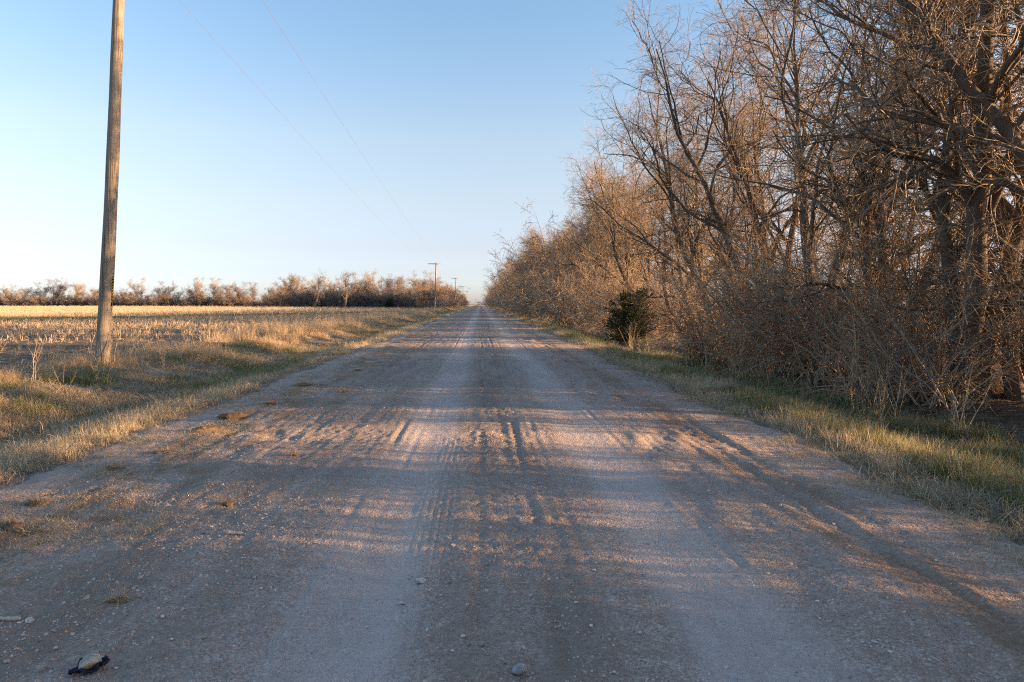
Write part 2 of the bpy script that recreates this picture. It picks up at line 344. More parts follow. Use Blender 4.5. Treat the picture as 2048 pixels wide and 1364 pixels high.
def tall_tree(seed, h=12.5, stems=2, spread=1.0, dens=1.0, tw=1.0, low=True, fat=.155):
    """gnarled hedge tree: leaning trunk(s), wide arching limbs, a cloud of curved twigs"""
    global rng; keep = rng; rng = np.random.default_rng(seed)
    p0 = np.zeros((stems, 3)); p0[:, :2] = rng.normal(0, .16, (stems, 2)); p0[:, 2] = -.35
    d = np.stack([rng.normal(0, .15, stems), rng.normal(0, .15, stems), np.ones(stems)], 1)
    tP, tR = walk(p0, d, np.full(stems, h*.8)*rng.uniform(.85, 1.1, stems), 13, .10, .08, np.full(stems, fat)*rng.uniform(.7, 1.1, stems), .018)
    tR[:, 0] *= 1.2
    a = sprout(tP, tR, int(9), .22, .95, .85, .28, h*.42*spread, 11, .17, .05, .6, .085, .014, up=.35, outward=.15, tl=.4)
    parts = [tubes(*a, 6) + (0,)]
    b = sprout(*a, int(9*dens), .15, 1, .8, .35, h*.20, 9, .19, .03, .58, .032, .005, up=.2)
    b2 = sprout(tP, tR, int(16*dens), .15, .97, 1.1, .3, h*.13, 9, .18, .03, .4, .03, .006, up=.1)
    b = (np.concatenate([b[0], b2[0]]), np.concatenate([b[1], b2[1]])); parts.append(tubes(*b, 4) + (0,))
    c = sprout(*b, int(10*dens), .1, 1, .8, .35, h*.082, 7, .2, -.01, .62, .012*tw, .0035*tw); parts.append(tubes(*c, 3) + (1,))
    e = sprout(*c, 3, .2, 1, .7, .3, h*.034, 4, .2, 0, .7, .0055*tw, .0025*tw); parts.append(tubes(*e, 3) + (1,))
    rng = keep
    tv, tq = tubes(tP, tR, 10); return (tv, tq), join(parts)

def bush(seed, h=4.5, stems=16, tw=1.0, dens=1.0, arch=-.10, spread=.6):
    global rng; keep = rng; rng = np.random.default_rng(seed)
    p0 = np.zeros((stems, 3)); p0[:, :2] = rng.normal(0, .45, (stems, 2)); p0[:, 2] = -.15
    az = rng.uniform(0, 6.283, stems); sp = rng.uniform(.15, spread*1.6, stems)
    d = np.stack([np.cos(az)*sp, np.sin(az)*sp, np.ones(stems)], 1)
    a = walk(p0, d, h*rng.uniform(.7, 1.35, stems), 12, .10, rng.uniform(arch, .02, stems), np.full(stems, .026)*rng.uniform(.6, 1.4, stems), .006)
    parts = [tubes(*a, 5) + (0,)]
    b = sprout(*a, int(15*dens), .08, 1, .8, .35, h*.34, 8, .15, -.05, .6, .012*tw, .004*tw); parts.append(tubes(*b, 3) + (1,))
    c = sprout(*b, int(9*dens), .1, 1, .8, .35, h*.13, 5, .18, -.02, .6, .007*tw, .003*tw); parts.append(tubes(*c, 3) + (1,))
    rng = keep; return join(parts)

def mk_tree_meshes(seed, twig, **k):
    (tv, tq), (v, q, mi) = tall_tree(seed, **k)
    return mesh('tree_trunk', tv, tq, mats=[M['bark']]), mesh('tree_crown', v, q, mats=[M['bark'], M[twig]], mi_q=mi)
def mk_bush_mesh(seed, twig, **k):
    v, q, mi = bush(seed, **k); return mesh('bush', v, q, mats=[M[twig], M[twig]], mi_q=mi)

TREES = [mk_tree_meshes(101, 'twig', stems=2), mk_tree_meshes(102, 'twig', stems=1, fat=.20), mk_tree_meshes(103, 'twig', stems=2, spread=1.15),
         mk_tree_meshes(104, 'twig_tan', stems=3, fat=.16, dens=.85), mk_tree_meshes(105, 'twig', stems=2, spread=.9, h=11.5)]
BUSH = [mk_bush_mesh(201, 'brush', dens=.9), mk_bush_mesh(202, 'twig_tan', h=4.2, dens=.75), mk_bush_mesh(203, 'brush', h=5.4, stems=20, dens=.85), mk_bush_mesh(204, 'brush', h=3.8, arch=-.2, spread=.9, dens=.8)]
TREES_D = [mk_tree_meshes(111, 'twig_tan', stems=2, tw=2.2, dens=1.25), mk_tree_meshes(112, 'twig', stems=2, tw=2.2, dens=1.25, spread=1.1), mk_tree_meshes(113, 'twig_tan', stems=3, tw=2.2, dens=1.25, fat=.15)]
BUSH_D = [mk_bush_mesh(211, 'twig_tan', tw=2.4, dens=.8), mk_bush_mesh(212, 'twig', tw=2.4, dens=.8, h=5), mk_bush_mesh(213, 'twig_tan', tw=2.2, dens=.8, stems=20)]
def recolor(pair, tw, bark=None):
    t, c = pair[0].copy(), pair[1].copy(); c.materials[1] = M[tw]
    if bark: t.materials[0] = M[bark]; c.materials[0] = M[bark]
    return t, c
def place_tree(pair, x, y, rz, s, label, group, name='bare_tree', cat='tree', sz=None, tilt=(0, 0)):
    e = obj(name, None, loc=(x, y, float(gz(x, y))), rot=(tilt[0], tilt[1], rz), scale=(s, s, sz or s)); e.empty_display_size = .5
    obj('trunk', pair[0], e); obj('crown', pair[1], e)
    return tag(e, label, cat, group)

# the hedgerow right of the road
G1 = 'tall bare trees of the roadside row on the right'
near = [(2045, 9.6, 3, 1.02, 0.4, 'thick dark leaning trunk at the right edge, forking low, in the roadside row'),
        (1975, 9.2, 4, .98, 2.2, 'tall bare tree with two slim dark stems, just left of the rightmost trunk'),
        (1890, 8.8, 1, 1.06, 4.0, 'tallest dark bare tree, thick single trunk leaning left above the green verge at right'),
        (1755, 9.6, 4, .98, 1.0, 'bare tree with dark trunk forking beside the tallest dark tree'),
        (1645, 9.3, 2, 1.02, 5.1, 'bare tree with brown sunlit trunk and wide level limbs, left of the forked dark one'),
        (1560, 9.9, 3, 1.0, 3.3, 'bare tree of several thin brown stems between two thicker sunlit trunks'),
        (1445, 9.9, 0, 1.03, 5.9, 'bare tree whose crown meets the open sky, leftmost of the big trunks'),
        (1385, 10.3, 4, .92, 0.2, 'bare tree behind the dark cedar, its crown sloping down towards the road')]
near += [(1505, 10.6, 2, 1.0, 1.3, 'slender bare tree standing between the many stemmed tree and the crown that meets open sky'),
         (1825, 10.2, 4, 1.03, 2.6, 'bare tree with slim twin stems immediately left of the tallest dark tree')]
for px, X, v, s, rz_, lab in near:
    place_tree(TREES[v], X, X*F/(px-962), rz_, s*1.07, lab, G1)
Y = 36.0; k = 0
while Y < 420:
    place_tree(TREES[int(rng.integers(0, 5))] if Y < 50 else TREES_D[int(rng.integers(0, 3))], 9.4+.8*(Y < 48)+rng.normal(0, .5)-.6*(Y > 80), Y, rng.uniform(0, 6.28), rng.uniform(.98, 1.14)*(1 if Y < 70 else .88), 'bare brown tree merging into the long hedgerow that recedes along the right side', 'bare trees of the hedgerow receding to the right of the road')
    Y += rng.uniform(4.2, 6.5)*(1 if Y < 120 else 1.5)
for Y in (9.5, 5.0, 0.5, -5.0, -10, -15.5, -21, -27):
    place_tree(TREES[int(rng.integers(0, 5))], 9.5+rng.normal(0, .5), Y, rng.uniform(0, 6.28), 1.0, 'bare tree of the roadside row, standing beyond the right edge of the view', 'tree row beyond the right edge')
Y = 14.0
while Y < 110:
    place_tree(TREES[int(rng.integers(0, 5))], 13.2+rng.normal(0, .7), Y, rng.uniform(0, 6.28), rng.uniform(.8, 1.0), 'bare tree in the back of the row, seen between the front trunks', 'bare trees in the back of the right row')
    Y += rng.uniform(7, 10)

# tangled thicket under the trees: nobody could count its stems
lib('thicket_bush', BUSH)
P = []; sc = []
Y = -24.0
while Y < 42:
    for row, (x0, pr) in enumerate(((8.6, .9), (10.2, .6), (12.2, .45))):
        gap = fbm(np.array([Y*.33 + row*.3]), np.array([row*.2]), 61, 2)[0]
        if rng.random() < pr*(1 if Y > 13 else .75) and gap > (-.14 if Y > 13 else .02):
            x = x0 + rng.normal(0, .35); yy = Y+rng.normal(0, .4)
            P.append((x, yy, float(gz(x, yy)))); sc.append(rng.uniform(.7, 1.1)*(.85 if row == 0 and Y < 20 else 1.15))
    Y += 1.5
for Y in np.arange(9.6, 28, .6):
    if fbm(np.array([Y*.5]), np.array([3.3]), 63, 2)[0] > .0:
        x = 7.9+.5*(Y < 15)+rng.normal(0, .25); P.append((x, Y, float(gz(x, Y)))); sc.append(rng.uniform(.42, .7))
P = [p for p in P if p[1] > 13 or (p[1] > 9.4 and p[0] < 8.9)]; sc = [rng.uniform(.5, .8) if p[1] < 14 else rng.uniform(.65, 1.0) if p[1] < 20 else rng.uniform(.8, 1.15) for p in P]
P += [(12.6+rng.normal(0, .4), q, 0.0) for q in np.arange(7.5, 15, 2.1)]; sc += [rng.uniform(.8, 1.1) for q in np.arange(7.5, 15, 2.1)]
P += [(9.6+rng.normal(0, .3), q, 0.0) for q in np.arange(11, 17, 1.9)]; sc += [rng.uniform(.8, 1.15) for q in np.arange(11, 17, 1.9)]
m = [not (23.5 < p[1] < 36 and p[0] < 9.4) for p in P]; P = [p for p, k in zip(P, m) if k]; sc = [q for q, k in zip(sc, m) if k]
sc = [(q, q, q) for q in sc]
for Y0 in list(np.arange(-9, -.1, .5)) + [.2, .9, 1.2, 1.5, 1.8, 2.1, 2.4, 3.4] + [3.85, 4.9, 5.1, 5.3, 6.4, 8.2, 10.0]:  # unseen narrow clusters, added and spaced to cast shade bands across the road
    for x0 in (8.4, 9.3, 10.3):
        x = x0+rng.normal(0, .12); yy = Y0-.123*(x0-9)+rng.normal(0, .08); P.append((x, yy, float(gz(x, yy)))); q = rng.uniform(.6, .95); w_ = .42 if Y0 < 2.2 else .25; sc.append((w_, w_, q))
P = np.array(P); scatter('thicket', 'thicket_bush', P, zrot(len(P), .08), np.array(sc), 'dense tangle of bare brown brush under the trees along the right ditch, with unseen clusters added to shade the road')
lib('hedge_bush', BUSH_D); P = []; sc = []; Y = 36.
while Y < 430:
    for x0, pr in ((7.9, .75), (9.3, .6), (11.0, .3)):
        if rng.random() < pr and (Y > 40 or x0 > 9) and fbm(np.array([Y*.3]), np.array([x0*.02]), 66, 2)[0] > (-.1 if Y < 120 else -.3):
            x = x0+rng.normal(0, .4)-.5*(Y > 80); yy = Y+rng.normal(0, .6); P.append((x, yy, float(gz(x, yy)))); sc.append(rng.uniform(.9, 1.5)*(1.1 if Y < 50 else 1.4))
    Y += 1.7 if Y < 90 else (2.3 if Y < 200 else 3.2)
P = np.array(P); sc = np.array(sc); scatter('hedge_brush', 'hedge_bush', P, zrot(len(P), .06), np.stack([sc*.75, sc*.75, sc*.93], 1), 'solid wall of bare tan brush filling the receding hedgerow on the right')
# ------------------------------------------------------------------ far trees left of the road
POP = [mk_tree_meshes(301, 'twig_pale', stems=3, spread=.45, h=11, fat=.11, tw=2.5, dens=.8), ]
FT = [mk_tree_meshes(121+k, 'twig', stems=2, tw=2.6, dens=1.3, spread=1.1) for k in range(3)]
FAR = [recolor(FT[0], 'twig_dusk'), recolor(FT[1], 'twig_tan'), recolor(FT[2], 'twig_gold'), recolor(FT[1], 'twig_dusk'), recolor(FT[0], 'twig')]
GF = 'bare trees along the far edge of the field'
x = -330.0
while x < -118:
    place_tree(FAR[int(rng.choice([0, 1, 3, 4]))], x, 415+rng.normal(0, 4), rng.uniform(0, 6.28), rng.uniform(.6, 1.35), 'small bare purplish brown tree in the far belt beyond the golden field', GF)
    x += rng.uniform(3, 9)
GM = 'bare trees of the nearer wood beside the road'
for px, yy, v, s in ((572, 300, 2, .62), (590, 290, 2, .68), (608, 285, 2, .66), (585, 300, 0, .9), (622, 285, 1, .6), (655, 280, 1, .66), (668, 275, 2, .62), (700, 270, 4, .66), (716, 265, 1, .7), (745, 262, 2, .75), (765, 262, 0, .75),
                     (782, 258, 0, .78), (800, 255, 2, .62), (815, 250, 1, .7), (832, 245, 4, .82), (848, 238, 1, .86), (862, 232, 0, .8), (876, 225, 2, .72), (545, 330, 0, .62), (558, 320, 1, .6)):
    yy += rng.normal(0, 4); place_tree(FAR[v], (px-962)/F*yy, yy, rng.uniform(0, 6.28), s*(1.5 if px < 800 else 1.15), 'bare brown tree in the middle distance wood left of the road', GM)
for px, yy in ((708, 285), (722, 290), (733, 282), (752, 288), (770, 280)):
    place_tree(POP[0], (px-962)/F*yy, yy, rng.uniform(0, 6.28), 1.02, 'slender pale upright bare tree in the wood left of the road', 'pale upright bare trees of the wood')
LONE = recolor(mk_tree_meshes(311, 'twig_dusk', stems=1, spread=1.0, h=12, dens=.8, fat=.5, tw=3.5), 'twig_dusk')
LONE2 = recolor(mk_tree_meshes(316, 'twig_dusk', stems=1, spread=1.2, h=12, dens=.8, fat=.5, tw=3.5), 'twig_dusk')
yy = 212; place_tree(LONE, (628-962)/F*yy, yy, 1.0, 1.15, 'dark crooked bare tree with a leaning fork rising above the far orange brush', None, tilt=(0, .18))
place_tree(LONE2, (685-962)/F*yy, yy, 2.5, 1.22, 'tallest dark gnarled bare tree with wide open limbs above the far wood', None)
# roadside brush clump left of the road
Y = 165.
while Y < 470:
    for x0 in (-11.5, -14.5):
        v = int(rng.choice([1, 2, 2, 4])); place_tree(FAR[v], x0+rng.normal(0, .8), Y+rng.normal(0, 1), rng.uniform(0, 6.28), rng.uniform(.5, .62)*(1 if Y > 185 else .9), 'golden brown bare tree of the roadside clump beyond the utility poles', 'golden bare trees crowding the left roadside far ahead')
    Y += 7 if Y < 260 else 13
# distant brush belts
lib('far_brush_bush', [mk_bush_mesh(221+k, 'twig_dusk', tw=2.8, dens=1.1) for k in range(4)])
for o in LIB['far_brush_bush'][0].objects:
    for k in range(2): o.data.materials[k] = M['twig_dusk'] if o.name[-1] in '012' else M['twig']
P = []; sc = []
for x in np.arange(-340, -105, 1.9):
    for k in range(2): P.append((x+rng.normal(0, .5), 408+6*k+rng.normal(0, 1), -.2)); sc.append(rng.uniform(1.1, 1.9)*(1+.9*float(fbm(np.array([x*.06]), np.array([1.5]), 67, 3)[0])))
for px in np.arange(540, 885, 4.2):
    yy0 = np.interp(px, [540, 600, 800, 885], [330, 285, 246, 200])
    for k in range(2): yy = yy0+5*k+rng.normal(0, 1.5); P.append(((px-962)/F*yy, yy, -.1)); sc.append(rng.uniform(1.0, 1.7))
for Y in np.arange(160, 460, 3.5):
    P.append((-10.6+rng.normal(0, .5), Y, 0)); sc.append(rng.uniform(.65, .9))
P = np.array(P); scatter('far_brush', 'far_brush_bush', P, zrot(len(P), .05), np.array(sc), 'low dusky brush at the foot of the far tree belts across the field')

# ------------------------------------------------------------------ evergreens
def cedar(seed, h=2.6, wd=1.3):
    global rng; keep = rng; rng = np.random.default_rng(seed)
    tP, tR = walk(np.array([[0, 0, -.2], [.1, .1, -.2], [-.1, 0, -.2]]), np.array([[.05, 0, 1], [.5, .1, 1], [-.3, .2, 1.]]), np.array([h, h*.8, h*.85]), 8, .06, .05, np.array([.06, .04, .04]), .01)
    a = sprout(tP, tR, 44, .05, .97, 1.1, .3, wd*1.1, 7, .13, .05, .5, .018, .005, up=.15, tl=.62)
    b = sprout(*a, 12, .15, 1, .7, .3, .42, 5, .12, .04, .6, .006, .003, tl=.3)
    n = 44; N = len(b[0]); pi = np.repeat(np.arange(N), n); t = rng.uniform(.0, 1, N*n)*3.99; k = t.astype(int); u = (t-k)[:, None]
    p = b[0][pi, k]*(1-u)+b[0][pi, k+1]*u; T = unit(b[0][pi, k+1]-b[0][pi, k])
    d = unit(T*.9 + rng.normal(0, .55, (N*n, 3))); s = unit(np.cross(d, rng.normal(0, 1, (N*n, 3)))); L = rng.uniform(.035, .085, (N*n, 1)); W = .0065
    V = np.stack([p-s*W, p+s*W, p+d*L*.6+s*W*1.1, p+d*L], 1).reshape(-1, 3); q = np.arange(len(V)).reshape(-1, 4)
    rng = keep; return mesh('cedar_trunk', *join([tubes(tP, tR, 7)+(0,), tubes(*a, 4)+(0,), tubes(*b, 3)+(0,)])[:2], mats=[M['bark']]), mesh('cedar_foliage', V, q, mats=[M['cedar']], smooth=False)
ct = cedar(401, 2.5, 1.25)
def evergreen(pr, x, y, s, lab, sz=None):
    e = obj('evergreen_shrub', None, loc=(x, y, float(gz(x, y))), rot=(0, 0, 1.2), scale=(s, s, sz or s)); obj('trunk', pr[0], e); obj('foliage', pr[1], e); return tag(e, lab, 'evergreen')
yy = 31.5; evergreen(ct, (1270-962)/F*yy, yy, 1.1, 'dark green bushy cedar at the foot of the bare thicket on the right')
evergreen(ct, (780-962)/F*225, 225, 1.6, 'small dark evergreen in front of the far wood left of the poles', 1.3)

# ------------------------------------------------------------------ grasses
def blades(n, h, spread, lean, width, seed, droop=.5, K=4, flat=0.0):
    r = np.random.default_rng(seed); p = np.zeros((n, 3)); p[:, :2] = r.normal(0, spread, (n, 2))
    az = r.uniform(0, 6.283, n); l = np.abs(r.normal(lean, lean*.5, n)); H = h*r.uniform(.45, 1.15, n)
    d = np.stack([np.cos(az)*l, np.sin(az)*l, np.ones(n)*(1-flat)], 1); d = unit(d); s = np.stack([-np.sin(az), np.cos(az), 0*az], 1); s = unit(s + r.normal(0, .5, (n, 3)))
    L = [p]; dz = r.uniform(.1, droop, n)/K
    for k in range(K-1):
        d = unit(d - np.stack([0*dz, 0*dz, dz*2*(k+1)/2], 1) + r.normal(0, .07, (n, 3))); L.append(L[-1]+d*(H/(K-1))[:, None])
    V = []
    for k, q in enumerate(L):
        ww = width*(1-k/(K-1))**.7*.5 + .0004; V += [q-s*ww, q+s*ww]
    V = np.stack(V, 1); V[:, :2, 2] -= .02
    if flat: V[:, :, 2] = np.maximum(V[:, :, 2], .004)
    base = (np.arange(n)*2*K)[:, None]; q = np.concatenate([base+np.array([[2*k, 2*k+1, 2*k+3, 2*k+2]]) for k in range(K-1)])
    return V.reshape(-1, 3), q
def tufts(name, specs, mats, seed):
    out = []
    for i, sp in enumerate(specs):
        V, q = blades(*sp[:5], seed+i, *sp[5:]); n = len(q); mi = np.random.default_rng(seed+i).choice(len(mats), sp[0]); mi = np.tile(mi, n//sp[0])
        out.append(mesh(name, V, q, mats=[M[m] for m in mats], mi_q=mi))
    lib(name, out)
tufts('straw_tuft', [(70, .22, .07, .45, .005), (60, .30, .08, .35, .005), (80, .16, .09, .8, .005), (50, .26, .05, .5, .0045)], ['straw', 'straw', 'straw_mix'], 500)
tufts('mat_tuft', [(80, .14, .12, 1.3, .005, .6), (80, .18, .14, 1.8, .005, .5), (70, .12, .13, 1.1, .005, .9)], ['straw_mix', 'straw', 'straw_mix'], 520)
tufts('green_tuft', [(80, .20, .09, .55, .006), (70, .28, .08, .45, .006), (80, .13, .12, .8, .006)], ['green', 'green', 'green', 'straw_mix'], 540)
tufts('tall_tuft', [(60, .75, .12, .16, .005, .25), (45, .95, .12, .12, .0045, .2), (70, .55, .16, .3, .005, .4)], ['straw', 'straw_red', 'straw_mix'], 560)
tufts('russet_tuft', [(90, .40, .14, .8, .006, 1.2), (90, .5, .14, .5, .006, .9)], ['straw_red', 'straw', 'straw_red'], 580)

def cast(n, x0, x1, y0, y1, pw=1.0, seedn=None, thr=0., fs=.5, clip=None):
    """points, denser near: Y drawn with density ~ 1/Y**pw"""
    u = rng.random(n)
    if abs(pw-1) < 1e-6: y = y0*(y1/y0)**u
    else: e = 1-pw; y = (y0**e + u*(y1**e-y0**e))**(1/e)
    x = rng.uniform(x0, x1, n)
    if clip is not None:
        m = clip(x, y); x, y = x[m], y[m]
    if seedn is not None:
        m = fbm(x*fs, y*fs, seedn, 3) > thr; x, y = x[m], y[m]
    return x, y
def put(name, libn, x, y, s0, s1, label, tilt=.12, growf=.0, zoff=0.0, zs=None):
    s = rng.uniform(s0, s1, len(x))*(1+growf*np.maximum(y, 0)/100); P = np.stack([x, y, gz(x, y)+zoff], 1)
    if zs is not None: s = np.stack([s, s, s*zs], 1)
    return scatter(name, libn, P, zrot(len(x), tilt), s, label)
def edgeL(x, y): return x < ledge(y) - .12 - .25*rng.random(len(x))**2
def edgeR(x, y): return x > redge(y) + .10 + .35*rng.random(len(x))**2

# left verge: thick straw fringe at the road's edge, matted ditch, russet bank
fr = lambda x, y: (x < ledge(y)-.15) & (x > ledge(y)-.75-.5*rng.random(len(x))) & (fbm(x*.0+y*.35, y*.0, 71, 2) > -.22)
x, y = cast(6500, -5.9, -4.1, 4, 220, .8, clip=fr)
put('dry_grass_fringe', 'straw_tuft', x, y, .3, .85, 'pale gold dry grass fringing the left edge of the road', growf=.6)
x, y = cast(30000, -9.4, -4.2, 4, 300, .9, seedn=76, thr=-.12, fs=1.1, clip=lambda x, y: edgeL(x, y) & ((abs(x+5.55+.5*fbm(y*.3, 1.1, 77, 2)) > .38) | (rng.random(len(x)) < .3)))
put('matted_ditch_grass', 'mat_tuft', x, y, .45, 1.15, 'matted grey and straw coloured grass in the left ditch', growf=.8)
x, y = cast(6000, -9.5, -5.2, 5, 160, .8, seedn=73, thr=.14, fs=.7)
put('green_ditch_grass', 'green_tuft', x, y, .6, 1.1, 'dull green grass patches in the left ditch and by the pole', growf=.6)
x, y = cast(7000, -10.2, -7.9, 8, 220, .8, seedn=74, thr=.1, fs=.6, clip=lambda x, y: np.hypot(x+9.1, y-15.6) > .7)
put('russet_bank_grass', 'russet_tuft', x, y, .4, .85, 'russet clumps of dead grass on the field bank beyond the left ditch', growf=.5)
x, y = cast(3300, -11.2, -8.9, 25, 260, .8, seedn=75, thr=-.05, fs=.25)
put('tall_dry_grass', 'tall_tuft', x, y, .4, .9, 'tall thin pale dry grass along the edge of the corn field', growf=.3)
# right verge
x, y = cast(10500, 3.8, 7.2, 4, 300, .9, clip=lambda x, y: edgeR(x, y) & (fbm(x*1.1, y*1.1, 84, 2) > -.15-.3*(x < 6.2)))
put('matted_verge_grass', 'mat_tuft', x, y, .6, 1.25, 'matted dead grass over the right verge and ditch', growf=.8)
x, y = cast(17000, 4.4, 7.3, 4, 160, .9, seedn=81, thr=-.14, fs=.8)
put('green_verge_grass', 'green_tuft', x, y, .55, 1.15, 'green and yellow grass growing in the right ditch', growf=.5)
x, y = cast(7000, 4.0, 5.6, 4, 260, .8, seedn=82, thr=-.02, clip=edgeR)
put('straw_verge_grass', 'straw_tuft', x, y, .35, 1.0, 'pale straw tufts along the right edge of the road', growf=.6)
x, y = cast(1600, 6.8, 8.4, 28, 200, .8)
put('hedge_foot_grass', 'tall_tuft', x, y, .5, .9, 'tall pale grass at the foot of the receding hedgerow', growf=.3)

xe, ye = cast(2600, -4.5, -3.0, 4, 90, .9, seedn=77, thr=-.02, fs=.9)
x2, y2 = cast(6500, 3.1, 4.4, 4, 90, .9, seedn=78, thr=-.06, fs=1.3); kk = rng.random(len(x2)) < sst(3.1, 3.9, x2); x2, y2 = x2[kk], y2[kk]
x3, y3 = cast(2200, -3.7, -2.3, 4, 70, .8, seedn=79, thr=.16, fs=1.0)
x, y = np.concatenate([xe, x2, x3]), np.concatenate([ye, y2, y3]); zz = np.maximum(gz(x, y), rz(x, y)); sc_ = rng.uniform(.18, .62, len(x))
scatter('grass_scraps', 'mat_tuft', np.stack([x, y, zz], 1), zrot(len(x), .15), np.stack([sc_, sc_, sc_*.55], 1), 'scraps of torn dry grass strewn along both edges of the road')

def weed(seed):
    global rng; keep = rng; rng = np.random.default_rng(seed); n = 3
    a = walk(np.c_[rng.normal(0, .05, (n, 2)), np.full(n, -.05)], np.c_[rng.normal(0, .18, (n, 2)), np.ones(n)], rng.uniform(.6, 1.3, n), 8, .05, 0, np.full(n, .0055), .002)
    b = sprout(*a, 9, .35, 1, .6, .2, .28, 5, .1, .05, .7, .003, .0012, up=.2); rng = keep
    V, q, _ = join([tubes(*a, 4)+(0,), tubes(*b, 3)+(0,)]); return mesh('weed', V, q, mats=[M['straw']])
lib('weed_plant', [weed(640+k) for k in range(5)])
x, y = cast(120, -11.0, -7.6, 9, 90, .7); x2, y2 = cast(90, 6.0, 7.6, 10, 70, .8); x = np.r_[x, x2, -9.45, -8.85, -12.2]; y = np.r_[y, y2, 16.2, 16.3, 18.0]
put('dead_weeds', 'weed_plant', x, y, .55, 1.15, 'thin upright dead weed stems standing on the banks', tilt=.08)

# ------------------------------------------------------------------ corn stubble
def stalks(seed):
    r = np.random.default_rng(seed); n = r.integers(2, 4)
    p0 = np.zeros((n, 3)); p0[:, 0] = r.normal(0, .05, n); p0[:, 1] = r.uniform(-.15, .15, n); p0[:, 2] = -.03
    d = np.stack([r.normal(0, .2, n), r.normal(0, .2, n), np.ones(n)], 1)
    global rng; keep = rng; rng = r
    a = walk(p0, d, r.uniform(.15, .42, n), 4, .08, 0, np.full(n, .013), .010); tv, tq = tubes(*a, 5); rng = keep
    bv, bq = blades(9, .38, .08, 1.0, .026, seed, 1.8); V, q, _ = join([(tv, tq, 0), (bv, bq, 0)]); V[:, 2] = np.maximum(V[:, 2], -.03)
    return mesh('stalk', V, q, mats=[M['stubble']])
lib('stalk_clump', [stalks(600+k) for k in range(6)])
n = 42000; u = rng.random(n); y = 15*(330/15)**(u**.75); x = -(rng.random(n)*(.80*y+6) + 10.2)
x = np.where(y < 95, -np.round(-x/.76)*.76 + rng.normal(0, .05, n), x)
uu = np.maximum(x+44, -20); dd = y-(65+1.35*uu+.02*uu*uu); m = (abs(dd+3) > 7.5) & (rng.random(n) < np.clip((y-20)/52, .05, 1)) & (x < -9.8) & ((fbm(x*.15, y*.15, 91, 3) > -.28) | (y > 40))
x, y = x[m], y[m]; s = rng.uniform(.5, .85, len(x))*(1+y/160)
scatter('corn_stubble', 'stalk_clump', np.stack([x, y, gz(x, y)], 1), zrot(len(x), .1), s, 'cut corn stubble and broken stalks covering the field')
tufts('litter', [(26, .4, .3, 2.5, .022, .4, 4, .9), (30, .3, .35, 2.5, .016, .4, 4, .95), (22, .5, .3, 2.5, .028, .3, 4, .9)], ['husk', 'straw_mix', 'husk', 'straw'], 620)
n = 3000; u = rng.random(n); y = 12*(120/12)**u; x = -(rng.random(n)*(.78*y+6)+9.4)
put('corn_litter', 'litter', x, y, .6, 1.3, 'flattened corn leaves and husks lying on the dark soil', tilt=.12, zoff=.015)
uu = np.linspace(-20, 34, 6000); uu = rng.choice(uu, 6000); x = uu-44; y = 65+1.35*uu+.02*uu*uu + rng.uniform(-8, 6, 6000); m = x < -11
put('waterway_grass', 'green_tuft', x[m], y[m], 1.2, 1.9, 'dull green grass strip curving across the corn field', zs=.8)
x, y = cast(7000, 6.3, 14, 6, 90, .8, clip=lambda x, y: x > 6.6+.4*rng.random(len(x)))
put('leaf_litter', 'litter', x, y, .2, .6, 'dead leaves and sticks on the dark ground under the trees', zoff=.01)

# ------------------------------------------------------------------ gravel and stones
def stone_mesh(name, seed, mat, r=1.0, flat=.6, sub=2, rough=.35):
    import bmesh
    bm = bmesh.new(); bmesh.ops.create_icosphere(bm, subdivisions=sub, radius=r); q = np.random.default_rng(seed); cuts = unit(q.normal(0, 1, (9, 3))); cd = q.uniform(.6, .95, 9)
    ax = q.uniform(.75, 1.25, 3)
    for v in bm.verts:
        c = np.array(v.co)/r
        for n_, d_ in zip(cuts, cd):
            e = c@n_
            if e > d_: c = c-n_*(e-d_)*.9
        c = c*ax*(1+rough*.12*q.normal()); v.co = Vector((c[0]*r, c[1]*r, c[2]*r*flat))
    me = bpy.data.meshes.new(name); bm.to_mesh(me); bm.free(); me.materials.append(mat)
    for p_ in me.polygons: p_.use_smooth = sub > 1
    return me
M['pebble'] = simple('pebbles', (.16, .13, .11), (.36, .30, .26), 9, .9, (.58, .51, .45))
M['pale_stone'] = simple('pale_stone', (.36, .34, .31), (.58, .55, .51), 30, .8)
M['brown_stone'] = simple('brown_stone', (.20, .15, .12), (.34, .27, .22), 30, .8)
M['grey_stone'] = simple('grey_stone', (.20, .21, .22), (.34, .35, .37), 30, .8)
lib('pebble', [stone_mesh('pebble', 700+k, M['pebble'], 1, .7, 1) for k in range(5)])
n = 110000; u = rng.random(n); y = 2.5*(14/2.5)**u; x = rng.uniform(-4.4, 4.2, n)
dens = .25 + np.exp(-((x-.2)/.45)**2) + ((x < -.95) & (x > -3.8))*.8 + (x > 1.7)*.35; dens = dens*np.clip(.6+2.2*fbm(x*1.5, y*1.2, 59, 3), .08, 1.6); m = rng.random(n) < dens/1.6; x, y = x[m], y[m]
s = np.exp(rng.normal(math.log(.0041), .50, len(x))); z = rz(x, y)
scatter('gravel', 'pebble', np.stack([x, y, z+s*.05], 1), rng.uniform(0, 6.28, (len(x), 3))*np.array([.1, .1, 1]), s, 'loose small gravel strewn over the road')

